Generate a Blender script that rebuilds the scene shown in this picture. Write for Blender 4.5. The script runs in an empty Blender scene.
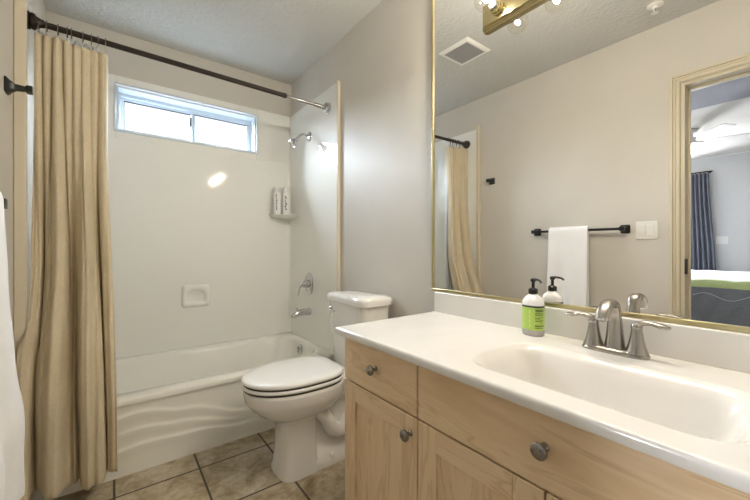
import bpy, bmesh, math, random
from mathutils import Vector, Matrix
random.seed(7)
S = bpy.context.scene
COL = S.collection
PI = math.pi
R = math.radians

# ------------------------------------------------------------------ camera, world, lights, exposure
CAMZ = 1.06
cd = bpy.data.cameras.new('camera'); cam = bpy.data.objects.new('camera', cd); COL.objects.link(cam)
cd.sensor_width = 36; cd.lens = 344/750*36; cd.shift_y = -2/750; cd.clip_start = .02
cam.location = (0, 0, CAMZ); cam.rotation_euler = (R(90), 0, -R(37.08))
S.camera = cam

XR, XL, YB, YF, ZC = 1.19, -.32, 2.75, -.85, 2.44      # room planes
LT = .12                                              # thickness of the left wall
BX, BY0, BY1, BZ = -4.86, -1.6, 2.6, 2.44              # bedroom

w = bpy.data.worlds.new('world'); S.world = w; w.use_nodes = True
bg = w.node_tree.nodes['Background']; bg.inputs[0].default_value = (.93, .965, 1, 1); bg.inputs[1].default_value = 1.0

def area(name, loc, rot, sx, sy, power, col):
    l = bpy.data.lights.new(name, 'AREA'); l.shape = 'RECTANGLE'; l.size = sx; l.size_y = sy
    l.energy = power; l.color = col
    o = bpy.data.objects.new(name, l); COL.objects.link(o); o.location = loc; o.rotation_euler = rot
    return o
area('daylight_bath_window', (.45, 3.75, 2.50), (R(-62), 0, 0), 1.6, .9, 300, (.81, .91, 1))
area('daylight_bedroom_window', (BX-.2, 1.95, 1.45), (0, R(-90), 0), 1.2, 1.1, 190, (.95, .97, 1))
BULB = 200.0       # emission of the four vanity lamps
FANLAMP = 9.0
S.view_settings.view_transform = 'Standard'; S.view_settings.look = 'None'
S.view_settings.gamma = 1; S.view_settings.use_curve_mapping = False
S.view_settings.exposure = .76
S.cycles.max_bounces = 16; S.cycles.diffuse_bounces = 8; S.cycles.glossy_bounces = 8
S.cycles.transmission_bounces = 8; S.cycles.transparent_max_bounces = 16
S.cycles.use_denoising = True
S.cycles.sample_clamp_indirect = 6

# ------------------------------------------------------------------ materials
def mat(name, col, rough=.5, metal=0, **kw):
    m = bpy.data.materials.new(name); m.use_nodes = True
    nt = m.node_tree; b = nt.nodes['Principled BSDF']
    b.inputs['Base Color'].default_value = (*col, 1)
    b.inputs['Roughness'].default_value = rough; b.inputs['Metallic'].default_value = metal
    for k, v in kw.items():
        k = k.replace('_', ' ')
        b.inputs[k].default_value = v
    return m
def coords(m, scale=(1, 1, 1)):
    nt = m.node_tree
    tc = nt.nodes.new('ShaderNodeTexCoord'); mp = nt.nodes.new('ShaderNodeMapping')
    mp.inputs['Scale'].default_value = scale
    nt.links.new(tc.outputs['Object'], mp.inputs[0]); return mp.outputs[0]
def noise(m, vec, scale, detail=4, rough=.5, dist=0):
    n = m.node_tree.nodes.new('ShaderNodeTexNoise')
    n.inputs['Scale'].default_value = scale; n.inputs['Detail'].default_value = detail
    n.inputs['Roughness'].default_value = rough; n.inputs['Distortion'].default_value = dist
    m.node_tree.links.new(vec, n.inputs['Vector']); return n.outputs['Fac']
def ramp(m, fac, stops):
    r = m.node_tree.nodes.new('ShaderNodeValToRGB'); e = r.color_ramp.elements
    while len(e) < len(stops): e.new(.5)
    for i, (p, c) in enumerate(stops): e[i].position = p; e[i].color = (*c, 1)
    m.node_tree.links.new(fac, r.inputs[0]); return r.outputs[0]
def setcol(m, c): m.node_tree.links.new(c, m.node_tree.nodes['Principled BSDF'].inputs['Base Color'])
def bump(m, h, strength=.3, dist=.002, prev=None):
    b = m.node_tree.nodes.new('ShaderNodeBump'); b.inputs['Strength'].default_value = strength
    b.inputs['Distance'].default_value = dist
    m.node_tree.links.new(h, b.inputs['Height'])
    m.node_tree.links.new(b.outputs[0], m.node_tree.nodes['Principled BSDF'].inputs['Normal']); return b
def mixc(m, fac, a, b, mode='MIX'):
    n = m.node_tree.nodes.new('ShaderNodeMix'); n.data_type = 'RGBA'; n.blend_type = mode
    for s, v in ((n.inputs[0], fac), (n.inputs[6], a), (n.inputs[7], b)):
        if hasattr(v, 'links'): m.node_tree.links.new(v, s)
        elif isinstance(v, (int, float)): s.default_value = v
        else: s.default_value = (*v, 1)
    return n.outputs[2]

def painted(name, col, sc=90, st=.25, rough=.55, d=.0015):
    m = mat(name, col, rough); v = coords(m)
    c = ramp(m, noise(m, v, 3, 3), [(.3, tuple(x*.965 for x in col)), (.7, tuple(min(1, x*1.02) for x in col))])
    setcol(m, c); bump(m, noise(m, v, sc, 3, .55), st, d); return m
M = {}
M['wall'] = painted('wall_paint', (.60, .57, .52))
M['ceil'] = painted('ceiling_texture', (.56, .56, .54), 40, 1.0, .8, .008)
M['bedwall'] = painted('bedroom_wall_paint', (.58, .585, .58))
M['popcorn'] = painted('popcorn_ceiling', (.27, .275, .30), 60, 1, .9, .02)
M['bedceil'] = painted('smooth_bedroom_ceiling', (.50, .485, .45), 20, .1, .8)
M['trim'] = mat('cream_trim_paint', (.60, .54, .415), .35)
M['edge'] = mat('cream_edge_strip', (.68, .61, .48), .35)
M['acrylic'] = mat('glossy_white_acrylic', (.885, .885, .85), .07, Coat_Weight=.3)
M['tub'] = mat('white_tub_enamel', (.87, .865, .82), .12, Coat_Weight=.3)
M['porc'] = mat('white_porcelain', (.80, .785, .76), .08, Coat_Weight=.4)
M['seat'] = mat('white_seat_plastic', (.82, .815, .80), .2)
M['gapshade'] = mat('seat_gap_shade', (.04, .035, .03), .6)
M['white'] = mat('white_plastic', (.78, .77, .74), .3)
M['vinyl'] = mat('white_window_vinyl', (.60, .66, .71), .35)
M['gasket'] = mat('dark_gasket', (.03, .04, .05), .5)
M['chrome'] = mat('chrome', (.62, .62, .63), .12, 1)
M['bronze'] = mat('oil_rubbed_bronze', (.055, .045, .04), .42, .85)
M['black'] = mat('satin_black', (.012, .012, .012), .3)
M['brass'] = mat('polished_brass', (.50, .43, .24), .16, 1)
M['gold'] = mat('gold_mirror_frame', (.55, .48, .28), .28, 1)
M['mirror'] = mat('mirror_glass', (.93, .93, .92), .0, 1)
m = mat('brushed_nickel', (.42, .39, .355), .26, 1); v = coords(m, (1, 1, 25))
bump(m, noise(m, v, 160, 2), .06, .0006); M['nickel'] = m

m = mat('cultured_marble', (.80, .765, .715), .17, Coat_Weight=.2); v = coords(m)
setcol(m, ramp(m, noise(m, v, 3.5, 5, .6, .6), [(.3, (.72, .695, .66)), (.7, (.765, .74, .705))])); M['counter'] = m

def wood(name, horizontal):
    m = mat(name, (.6, .42, .24), .36)
    sc = (1, 1.1, 7) if horizontal else (1, 7, 1.1)
    v = coords(m, sc)
    n1 = noise(m, v, 1.9, 4, .5, 1.1)
    n2 = noise(m, coords(m, (1, 2, 45) if horizontal else (1, 45, 2)), 5, 3, .6)
    base = ramp(m, n1, [(.2, (.60, .42, .235)), (.40, (.72, .53, .325)), (.50, (.77, .59, .385)), (.545, (.63, .45, .26)), (.58, (.75, .57, .365)), (.85, (.80, .635, .43))])
    fine = ramp(m, n2, [(.3, (.955, .945, .93)), (.7, (1, 1, 1))])
    c = mixc(m, 1.0, base, fine, 'MULTIPLY'); setcol(m, c)
    bump(m, n2, .06, .0006); return m
M['woodh'] = wood('maple_grain_across', True); M['woodv'] = wood('maple_grain_upright', False)
M['frameshade'] = mat('cabinet_gap_shade', (.045, .026, .014), .6)
M['knob'] = mat('aged_nickel_knob', (.30, .28, .255), .25, 1)

# floor tiles
m = mat('stone_look_tile', (.4, .36, .3), .38); nt = m.node_tree
tc = nt.nodes.new('ShaderNodeTexCoord'); mp = nt.nodes.new('ShaderNodeMapping')
mp.inputs['Location'].default_value = (.328*4+.003, .328*10-1.5-.0, 0)
nt.links.new(tc.outputs['Object'], mp.inputs[0])
br = nt.nodes.new('ShaderNodeTexBrick'); br.offset = 0; br.squash = 1
br.inputs['Scale'].default_value = 1; br.inputs['Brick Width'].default_value = .328; br.inputs['Row Height'].default_value = .328
br.inputs['Mortar Size'].default_value = .0048; br.inputs['Mortar Smooth'].default_value = .15; br.inputs['Bias'].default_value = 0
br.inputs['Color1'].default_value = (.90, .90, .90, 1); br.inputs['Color2'].default_value = (1.08, 1.05, 1.0, 1)
nt.links.new(mp.outputs[0], br.inputs['Vector'])
v = coords(m); n1 = noise(m, v, 6, 8, .68, .5); n2 = noise(m, v, 34, 6, .7)
a = ramp(m, n1, [(.30, (.20, .15, .085)), (.43, (.37, .31, .21)), (.53, (.49, .435, .335)), (.66, (.58, .54, .46))])
b_ = ramp(m, n2, [(.3, (.72, .68, .62)), (.55, (1, 1, 1)), (.75, (1.08, 1.08, 1.1))])
c = mixc(m, 1.0, mixc(m, 1.0, a, b_, 'MULTIPLY'), br.outputs['Color'], 'MULTIPLY')
c = mixc(m, br.outputs['Fac'], c, (.050, .036, .024)); setcol(m, c)
inv = nt.nodes.new('ShaderNodeMath'); inv.operation = 'MULTIPLY_ADD'; inv.inputs[1].default_value = -1.4
nt.links.new(br.outputs['Fac'], inv.inputs[0]); nt.links.new(n2, inv.inputs[2])
bump(m, inv.outputs[0], .5, .003); M['tile'] = m

def fabric(name, c0, c1, sc=(260, 260, 260), rough=.85, st=.25, trans=0):
    m = mat(name, c0, rough); v = coords(m, sc)
    n = noise(m, v, 1, 3, .6); n2 = noise(m, coords(m), 9, 4)
    c = mixc(m, .35, ramp(m, n, [(.3, c0), (.7, c1)]), ramp(m, n2, [(.3, c0), (.7, c1)])); setcol(m, c)
    bump(m, n, st, .0012)
    if trans:
        nt = m.node_tree; t = nt.nodes.new('ShaderNodeBsdfTranslucent'); mx = nt.nodes.new('ShaderNodeMixShader')
        mx.inputs[0].default_value = trans; nt.links.new(c, t.inputs[0])
        nt.links.new(nt.nodes['Principled BSDF'].outputs[0], mx.inputs[1]); nt.links.new(t.outputs[0], mx.inputs[2])
        nt.links.new(mx.outputs[0], nt.nodes['Material Output'].inputs[0])
    m.node_tree.nodes['Principled BSDF'].inputs['Sheen Weight'].default_value = .15
    return m
M['curtain'] = fabric('tan_linen', (.64, .545, .385), (.80, .71, .535), (420, 420, 60), trans=.15)
M['liner'] = fabric('white_liner_fabric', (.74, .76, .78), (.82, .83, .84), trans=.4)
M['towel'] = fabric('white_terry', (.80, .79, .80), (.88, .88, .89), (330, 330, 330), .95, .9)
M['navy'] = fabric('slate_blue_curtain', (.085, .095, .125), (.15, .165, .20))
M['quiltw'] = fabric('white_quilt', (.66, .67, .72), (.74, .75, .80), (60, 60, 60))
M['quiltg'] = fabric('lime_band', (.50, .60, .24), (.58, .68, .32), (60, 60, 60))
M['quiltd'] = fabric('grey_quilt', (.17, .18, .20), (.25, .26, .28), (60, 60, 60))
m = fabric('bedroom_carpet', (.33, .29, .24), (.42, .38, .32)); M['carpet'] = m

def thin_glass(name, tint=(1, 1, 1), ior=1.45, gl=.02):
    m = bpy.data.materials.new(name); m.use_nodes = True; nt = m.node_tree; nt.nodes.clear()
    o = nt.nodes.new('ShaderNodeOutputMaterial'); mx = nt.nodes.new('ShaderNodeMixShader')
    lw = nt.nodes.new('ShaderNodeLayerWeight'); lw.inputs[0].default_value = .5
    pw = nt.nodes.new('ShaderNodeMath'); pw.operation = 'POWER'; pw.inputs[1].default_value = 4
    f = nt.nodes.new('ShaderNodeMath'); f.operation = 'MULTIPLY_ADD'; f.inputs[1].default_value = .5; f.inputs[2].default_value = .04
    nt.links.new(lw.outputs['Facing'], pw.inputs[0]); nt.links.new(pw.outputs[0], f.inputs[0])
    t = nt.nodes.new('ShaderNodeBsdfTransparent'); t.inputs[0].default_value = (*tint, 1)
    g = nt.nodes.new('ShaderNodeBsdfGlossy'); g.inputs['Roughness'].default_value = gl
    nt.links.new(f.outputs[0], mx.inputs[0]); nt.links.new(t.outputs[0], mx.inputs[1]); nt.links.new(g.outputs[0], mx.inputs[2])
    nt.links.new(mx.outputs[0], o.inputs[0]); return m
M['pane'] = thin_glass('window_glass', (.97, .98, 1))
M['bulbglass'] = thin_glass('bulb_glass', (.96, .95, .92), 1.3)
def emit(name, col, st):
    m = bpy.data.materials.new(name); m.use_nodes = True; nt = m.node_tree; nt.nodes.clear()
    o = nt.nodes.new('ShaderNodeOutputMaterial'); e = nt.nodes.new('ShaderNodeEmission')
    e.inputs[0].default_value = (*col, 1); e.inputs[1].default_value = st; nt.links.new(e.outputs[0], o.inputs[0]); return m
M['filament'] = emit('lamp_filament', (1, .92, .80), BULB*12)
M['fanglobe'] = emit('fan_lamp_glow', (1, .90, .74), FANLAMP)
M['green'] = mat('lime_label', (.46, .64, .13), .45)
M['soapw'] = mat('frosted_white_bottle', (.88, .87, .87), .25)
M['soapl'] = mat('lavender_soap', (.48, .44, .44), .2)
M['ink'] = mat('dark_print', (.05, .09, .03), .5)
M['inkb'] = mat('black_print', (.03, .03, .04), .5)
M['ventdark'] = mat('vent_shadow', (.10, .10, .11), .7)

# ------------------------------------------------------------------ mesh helpers
def finish(name, bm, m, parent=None, smooth=True, sub=0, bev=0, solid=0, ang=40):
    bmesh.ops.recalc_face_normals(bm, faces=bm.faces[:])
    me = bpy.data.meshes.new(name); bm.to_mesh(me); bm.free()
    ms = m if isinstance(m, (list, tuple)) else [m]
    for k in ms: me.materials.append(k)
    o = bpy.data.objects.new(name, me); COL.objects.link(o)
    if solid:
        md = o.modifiers.new('solid', 'SOLIDIFY'); md.thickness = solid; md.offset = 0
    if bev:
        md = o.modifiers.new('bevel', 'BEVEL'); md.width = bev; md.segments = 3; md.limit_method = 'ANGLE'; md.angle_limit = R(35)
    if sub:
        md = o.modifiers.new('sub', 'SUBSURF'); md.levels = sub; md.render_levels = sub
    if smooth:
        for p in me.polygons: p.use_smooth = True
        if not sub: me.set_sharp_from_angle(angle=R(ang))
    if parent:
        o.parent = parent
        bpy.context.view_layer.update()
        o.matrix_parent_inverse = parent.matrix_world.inverted()
    return o
def empty(name, loc, label, cat, group=None):
    o = bpy.data.objects.new(name, None); COL.objects.link(o); o.location = loc
    o.empty_display_size = .1
    tag(o, label, cat, group); bpy.context.view_layer.update(); return o
def tag(o, label, cat, group=None):
    o['label'] = label; o['category'] = cat
    if group: o['group'] = group
    return o
def struct(o): o['kind'] = 'structure'; return o
def box(bm, x0, x1, y0, y1, z0, z1, mi=0):
    v = [bm.verts.new(p) for p in ((x0,y0,z0),(x1,y0,z0),(x1,y1,z0),(x0,y1,z0),(x0,y0,z1),(x1,y0,z1),(x1,y1,z1),(x0,y1,z1))]
    for f in ((0,3,2,1),(4,5,6,7),(0,1,5,4),(1,2,6,5),(2,3,7,6),(3,0,4,7)):
        q = bm.faces.new([v[i] for i in f]); q.material_index = mi
def boxo(name, b, m, parent=None, bev=0):
    bm = bmesh.new(); box(bm, *b); return finish(name, bm, m, parent, bev=bev)
def boxes(name, bs, m, parent=None, bev=0):
    bm = bmesh.new()
    for b in bs: box(bm, *b)
    return finish(name, bm, m, parent, bev=bev)
def loft(bm, rings, cap0=True, cap1=True, closed=True, mi=0):
    vs = [[bm.verts.new(p) for p in r] for r in rings]
    n = len(rings[0])
    for a, b in zip(vs, vs[1:]):
        for i in range(n if closed else n-1):
            j = (i+1) % n
            f = bm.faces.new((a[i], a[j], b[j], b[i])); f.material_index = mi
    if cap0: bm.faces.new(vs[0][::-1]).material_index = mi
    if cap1: bm.faces.new(vs[-1]).material_index = mi
    return vs
def frame_of(d):
    d = Vector(d).normalized()
    a = Vector((0, 0, 1)) if abs(d.z) < .9 else Vector((1, 0, 0))
    s = d.cross(a).normalized(); return d, s, s.cross(d).normalized()
def lathe(bm, origin, axis, prof, n=32, cap0=True, cap1=True, mi=0):
    d, s, t = frame_of(axis); o = Vector(origin)
    rings = [[o + d*h + (s*math.cos(2*PI*i/n) + t*math.sin(2*PI*i/n))*max(r, 1e-5) for i in range(n)] for r, h in prof]
    loft(bm, rings, cap0, cap1, mi=mi)
def spline(pts, k=8):
    P = [Vector(p) for p in pts]; out = []
    for i in range(len(P)-1):
        p0 = P[max(i-1, 0)]; p1 = P[i]; p2 = P[i+1]; p3 = P[min(i+2, len(P)-1)]
        for j in range(k):
            t = j/k
            out.append(.5*((2*p1)+(p2-p0)*t+(2*p0-5*p1+4*p2-p3)*t*t+(3*p1-p0-3*p2+p3)*t**3))
    out.append(P[-1]); return out
def lerp_list(vals, f):
    x = f*(len(vals)-1); i = min(int(x), len(vals)-2); t = x-i
    return vals[i]*(1-t)+vals[i+1]*t
def tube(bm, pts, rad, n=14, k=8, flat=None, up=None, mi=0):
    """sweep; rad is a number or list; flat scales the 2nd axis (list or number)"""
    P = spline(pts, k); rings = []
    d0, s, t = frame_of(P[1]-P[0])
    if up is not None:
        t = Vector(up); s = d0.cross(t).normalized()
    for i, p in enumerate(P):
        d = (P[min(i+1, len(P)-1)]-P[max(i-1, 0)]).normalized()
        s = (s - d*s.dot(d)).normalized(); t = s.cross(d).normalized()
        f = i/(len(P)-1)
        r = lerp_list(rad, f) if isinstance(rad, (list, tuple)) else rad
        q = 1 if flat is None else (lerp_list(flat, f) if isinstance(flat, (list, tuple)) else flat)
        rings.append([p + s*math.cos(2*PI*a/n)*r + t*math.sin(2*PI*a/n)*r*q for a in range(n)])
    loft(bm, rings, mi=mi)
def sup(th, a, b, n=2.0):
    c, s = math.cos(th), math.sin(th)
    k = (abs(c/a)**n + abs(s/b)**n)**(-1/n)
    return c*k, s*k
def interp(pts, x):
    if x <= pts[0][0]: return pts[0][1]
    for (a, b), (c, d) in zip(pts, pts[1:]):
        if x <= c:
            t = (x-a)/(c-a); t = t*t*(3-2*t); return b+(d-b)*t
    return pts[-1][1]

# ------------------------------------------------------------------ structure
boxo_ = boxo
struct(boxo('floor', (XL-LT, XR+.1, YF-.1, YB+.1, -.08, 0), M['tile']))
struct(boxo('ceiling', (XL-LT, XR+.1, YF-.1, YB+.1, ZC, ZC+.08), M['ceil']))
struct(boxo('wall_right', (XR, XR+.1, YF-.1, YB+.1, 0, ZC), M['wall']))
struct(boxo('wall_front', (XL-LT, XR, YF-.1, YF, 0, ZC), M['wall']))
WX0, WX1, WZ0, WZ1 = .005, .893, 1.812, 2.10
struct(boxes('wall_back', [(XL-LT, WX0, YB, YB+.14, 0, ZC), (WX1, XR, YB, YB+.14, 0, ZC), (WX0, WX1, YB, YB+.14, 0, WZ0), (WX0, WX1, YB, YB+.14, WZ1, ZC)], M['wall']))
DY0, DY1, DZ = -.32, .536, 2.04
struct(boxes('wall_left', [(XL-LT, XL, DY1, YB, 0, ZC), (XL-LT, XL, YF, DY0, 0, ZC), (XL-LT, XL, DY0, DY1, DZ, ZC)], M['wall']))
# bedroom shell (seen in the mirror through the doorway)
XB = XL-LT
struct(boxo('floor_bedroom', (BX-.1, XB, BY0-.1, BY1+.1, -.08, 0), M['carpet']))
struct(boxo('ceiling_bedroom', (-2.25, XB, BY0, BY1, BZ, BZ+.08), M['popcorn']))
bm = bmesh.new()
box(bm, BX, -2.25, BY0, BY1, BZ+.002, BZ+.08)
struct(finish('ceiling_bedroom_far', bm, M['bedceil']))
WB = (1.42, 2.45, .9, 2.1)
struct(boxes('wall_bedroom_far', [(BX-.1, BX, BY0, WB[0], 0, BZ), (BX-.1, BX, WB[1], BY1, 0, BZ), (BX-.1, BX, WB[0], WB[1], 0, WB[2]), (BX-.1, BX, WB[0], WB[1], WB[3], BZ)], M['bedwall']))
struct(boxo('wall_bedroom_back', (BX-.1, XB, BY1, BY1+.1, 0, BZ), M['bedwall']))
struct(boxo('wall_bedroom_front', (BX-.1, XB, BY0-.1, BY0, 0, BZ), M['bedwall']))
struct(boxes('wall_bedroom_near', [(XB-.02, XB-.001, DY1+.02, BY1, 0, BZ), (XB-.02, XB-.001, BY0, DY0-.02, 0, BZ), (XB-.02, XB-.001, DY0-.02, DY1+.02, DZ+.02, BZ)], M['bedwall']))

# door casing: moulded profile, jamb, stop, hinge
def casing_profile(bm, x, sgn):
    # legs and head; stepped moulding with outer back band
    for w0, w1, d in ((0, .050, .012), (.004, .018, .017), (.034, .050, .022), (.022, .030, .016)):
        a0, a1 = DY1+w0, DY1+w1; b0, b1 = DY0-w1, DY0-w0; z0, z1 = DZ+w0, DZ+w1
        xa, xb = (x, x+sgn*d) if sgn > 0 else (x+sgn*d, x)
        box(bm, xa, xb, a0, a1, 0, z1); box(bm, xa, xb, b0, b1, 0, z1); box(bm, xa, xb, DY0-w0, DY1+w0, z0, z1)
bm = bmesh.new(); casing_profile(bm, XL, 1); casing_profile(bm, XB-.02, -1)
t1 = struct(finish('trim_1', bm, M['trim'], bev=.003))
bm = bmesh.new()
for b in ((XB-.02, XL, DY1-.018, DY1, 0, DZ), (XB-.02, XL, DY0, DY0+.018, 0, DZ), (XB-.02, XL, DY0+.018, DY1-.018, DZ-.018, DZ),
          (XB+.03, XB+.045, DY1-.03, DY1-.018, 0, DZ-.018), (XB+.03, XB+.045, DY0+.018, DY0+.03, 0, DZ-.018), (XB+.03, XB+.045, DY0+.018, DY1-.018, DZ-.03, DZ-.018)):
    box(bm, *b)
jm = struct(finish('door_jamb', bm, M['trim'], t1, bev=.002))
for z in (.25, .95):
    bm = bmesh.new(); box(bm, XL-.06, XL-.005, DY1-.021, DY1-.0175, z-.045, z+.045)
    lathe(bm, (XL+.002, DY1-.022, z-.045), (0, 0, 1), [(.0055, 0), (.0055, .09)], 10)
    finish('hinge', bm, M['black'], t1)
# baseboards
def base(name, b): struct(boxo(name, b, M['trim'], bev=.004))
base('baseboard_left', (XL, XL+.012, DY1+.077, 1.92, 0, .08))
base('baseboard_right', (XR-.012, XR, 1.10, 1.94, 0, .08))
base('baseboard_front', (XL+.001, XR-.001, YF, YF+.012, 0, .08))

# bathroom window (recessed slider)
wn = bpy.data.objects.new('window_1', None); COL.objects.link(wn); wn.location = ((WX0+WX1)/2, YB+.1, WZ0); struct(wn)
bpy.context.view_layer.update()
YG = YB+.105
PT = .018       # thickness of the surround on the back wall
LIN = .012
bm = bmesh.new()    # liner of the recess
box(bm, WX0, WX1, YB-.004, YB+.14, WZ1-LIN, WZ1); box(bm, WX0, WX1, YB-.004, YB+.14, WZ0, WZ0+LIN)
box(bm, WX0, WX0+LIN, YB-.004, YB+.14, WZ0+LIN, WZ1-LIN); box(bm, WX1-LIN, WX1, YB-.004, YB+.14, WZ0+LIN, WZ1-LIN)
finish('window_reveal', bm, M['vinyl'], wn)
x0, x1, z0, z1 = WX0+LIN, WX1-LIN, WZ0+LIN, WZ1-LIN
F = .02
bm = bmesh.new()
box(bm, x0, x1, YG-.02, YG+.025, z1-.022, z1); box(bm, x0, x1, YG-.02, YG+.025, z0, z0+.012)
box(bm, x0, x0+.014, YG-.02, YG+.025, z0+.012, z1-.022); box(bm, x1-.014, x1, YG-.02, YG+.025, z0+.012, z1-.022)
finish('window_frame', bm, M['vinyl'], wn, bev=.002)
xm = .47
def sash(name, a, b, y):
    bm = bmesh.new(); t = .016; g = .004
    za, zb = z0+.012, z1-.022
    box(bm, a, b, y-.01, y+.01, zb-t, zb); box(bm, a, b, y-.01, y+.01, za, za+t*.7)
    box(bm, a, a+t, y-.01, y+.01, za+t*.7, zb-t); box(bm, b-t, b, y-.01, y+.01, za+t*.7, zb-t)
    s = finish(name, bm, M['vinyl'], wn, bev=.002)
    bm = bmesh.new()
    box(bm, a+t, b-t, y-.006, y+.002, zb-t-g*1.6, zb-t); box(bm, b-t-g, b-t, y-.006, y+.002, za+t, zb-t-g*1.6)
    box(bm, a+t, a+t+g, y-.006, y+.002, za+t, zb-t-g*1.6)
    finish('gasket', bm, M['gasket'], s)
    bm = bmesh.new(); box(bm, a+t, b-t, y-.002, y+.002, za+t*.7, zb-t)
    finish('pane', bm, M['pane'], s)
    return s
sash('sash', x0+.014, xm+.01, YG+.012)
sash('sash', xm-.022, x1-.014, YG-.008)
bm = bmesh.new(); box(bm, xm-.035, xm-.022, YG-.024, YG-.012, 1.95, 2.02); finish('latch', bm, M['gasket'], wn, bev=.003)
# casing around the opening (bright bead)
bm = bmesh.new(); q = .012; ya, yb = YB-PT-.006, YB-PT+.004
box(bm, WX0-q, WX1+q, ya, yb, WZ1, WZ1+q); box(bm, WX0-q, WX1+q, ya, yb, WZ0-q, WZ0)
box(bm, WX0-q, WX0, ya, yb, WZ0, WZ1); box(bm, WX1, WX1+q, ya, yb, WZ0, WZ1)
finish('window_bead', bm, M['vinyl'], wn, bev=.003)
# bedroom window
wb = bpy.data.objects.new('window_2', None); COL.objects.link(wb); wb.location = (BX, 1.9, .9); struct(wb); bpy.context.view_layer.update()
bm = bmesh.new()
box(bm, BX-.07, BX-.02, WB[0], WB[1], WB[2], WB[2]+.04); box(bm, BX-.07, BX-.02, WB[0], WB[1], WB[3]-.04, WB[3])
box(bm, BX-.07, BX-.02, WB[0], WB[0]+.04, WB[2]+.04, WB[3]-.04); box(bm, BX-.07, BX-.02, WB[1]-.04, WB[1], WB[2]+.04, WB[3]-.04)
box(bm, BX-.065, BX-.03, 1.91, 1.95, WB[2]+.04, WB[3]-.04)
finish('window_frame', bm, M['vinyl'], wb)
boxo('pane', (BX-.05, BX-.046, WB[0]+.04, WB[1]-.04, WB[2]+.04, WB[3]-.04), M['pane'], wb)

# ------------------------------------------------------------------ tub surround
YT = 1.965      # apron plane
SZ1 = 2.158; SZ0 = .355; ZS = 1.755
su = empty('shower_surround', (.45, YB, SZ0), 'glossy white panel surround on the three walls above the bathtub', 'shower surround')
T = .018
bm = bmesh.new()
y0, y1 = YB-T, YB-.0005
box(bm, XL+T, XR-T, y0-.005, y1, SZ0, ZS)
box(bm, XL+T, WX0, y0, y1, ZS, SZ1); box(bm, WX1, XR-T, y0, y1, ZS, SZ1)
box(bm, WX0, WX1, y0, y1, ZS, WZ0); box(bm, WX0, WX1, y0, y1, WZ1, SZ1)
finish('back_panel', bm, M['acrylic'], su, bev=.003)
boxo('side_panel', (XR-T, XR-.0005, YT+.005, YB-.0005, SZ0, SZ1), M['acrylic'], su, bev=.002)
boxo('side_panel', (XL+.0005, XL+T, YT+.005, YB-.0005, SZ0, SZ1), M['acrylic'], su, bev=.002)
boxo('edge_strip', (XR-.024, XR-.0005, YT-.014, YT-.001, 0.0, SZ1+.005), M['edge'], su, bev=.004)
boxo('edge_strip', (XL+.0005, XL+.036, YT-.026, YT-.001, 0.0, SZ1+.03), M['edge'], su, bev=.004)
# vertical corner cove beads
for xx, s in ((XR-T, -1), (XL+T, 1)):
    bm = bmesh.new(); n = 8; rr = .022
    pts = [(xx, YB-T-.005)] + [(xx+s*rr-s*rr*math.cos(PI/2*i/n)*1, YB-T-.005-rr+rr*math.sin(PI/2*i/n)) for i in range(n+1)]
    loft(bm, [[(a, b, SZ0) for a, b in pts], [(a, b, ZS) for a, b in pts]])
    finish('corner_bead', bm, M['acrylic'], su)
# recessed soap dish
cx, cz = .459, .722; hw, hh = .088, .078
N = 48
def ring(shape, y, k=1.0):
    out = []
    for i in range(N):
        th = 2*PI*i/N+PI/4
        if shape == 'sq': x, z = sup(th, hw*k, hh*k, 12)
        else:
            x, z = sup(th, .060*k, .046*k, 2.3 if math.sin(th) > 0 else 9)
            z -= .004
        out.append((cx+x, y, cz+z))
    return out
yb = YB-T-.005
bm = bmesh.new()
loft(bm, [ring('sq', yb), ring('sq', yb-.014), ring('sq', yb-.020, .95), ring('ar', yb-.020, 1.06), ring('ar', yb-.013, .97), ring('ar', yb-.002, .82)], cap0=False)
finish('soap_dish', bm, M['acrylic'], su, ang=60)
# corner shelf
bm = bmesh.new(); SHZ = 1.325; rr = .185
pts = [(XR-T, YB-T-.004)]
for i in range(19):
    a = PI/2*i/18; pts.append((XR-T-rr*math.cos(a), YB-T-.004-rr*math.sin(a)))
def sc(k): return [((XR-T)+(x-(XR-T))*k, (YB-T-.004)+(y-(YB-T-.004))*k) for x, y in pts]
loft(bm, [[(x, y, SHZ-.03) for x, y in sc(.45)], [(x, y, SHZ-.014) for x, y in sc(.88)], [(x, y, SHZ-.003) for x, y in sc(1)], [(x, y, SHZ+.002) for x, y in sc(1)], [(x, y, SHZ) for x, y in sc(.95)]])
finish('corner_shelf', bm, M['acrylic'], su)

# ------------------------------------------------------------------ bathtub
tub = empty('bathtub', (.435, 2.35, 0), 'white alcove bathtub with wavy ridges on its apron, below the window', 'bathtub')
RZ = .36
TX0, TX1, TY0, TY1 = XL+.002, XR-.002, YT, YB-.002
# apron heightfield
rid = [[(-.32, .19), (-.1, .25), (.10, .279), (.30, .24), (.58, .155), (.85, .115), (1.19, .12)],
       [(-.32, .12), (-.05, .19), (.10, .202), (.25, .185), (.58, .114), (.85, .075), (1.19, .07)],
       [(-.32, .06), (-.05, .11), (.12, .127), (.3, .116), (.6, .078), (.9, .035), (1.19, .03)]]
bm = bmesh.new(); nx, nz = 150, 90; top = RZ-.03
g = []
for j in range(nz+1):
    z = top*j/nz; row = []
    for i in range(nx+1):
        x = TX0+(TX1-TX0)*i/nx; d = 0
        for pr in rid:
            c0 = interp(pr, x); e = z-c0
            d += .0055*math.exp(-(max(e, 0)/.011)**2) * math.exp(-(min(e, 0)/.034)**2)
        edge = min(1, (x-TX0)/.12, (TX1-x)/.12)
        row.append(bm.verts.new((x, TY0+.012-.0*z-d*max(0, edge), z)))
    g.append(row)
for j in range(nz):
    for i in range(nx): bm.faces.new((g[j][i], g[j][i+1], g[j+1][i+1], g[j+1][i]))
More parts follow.
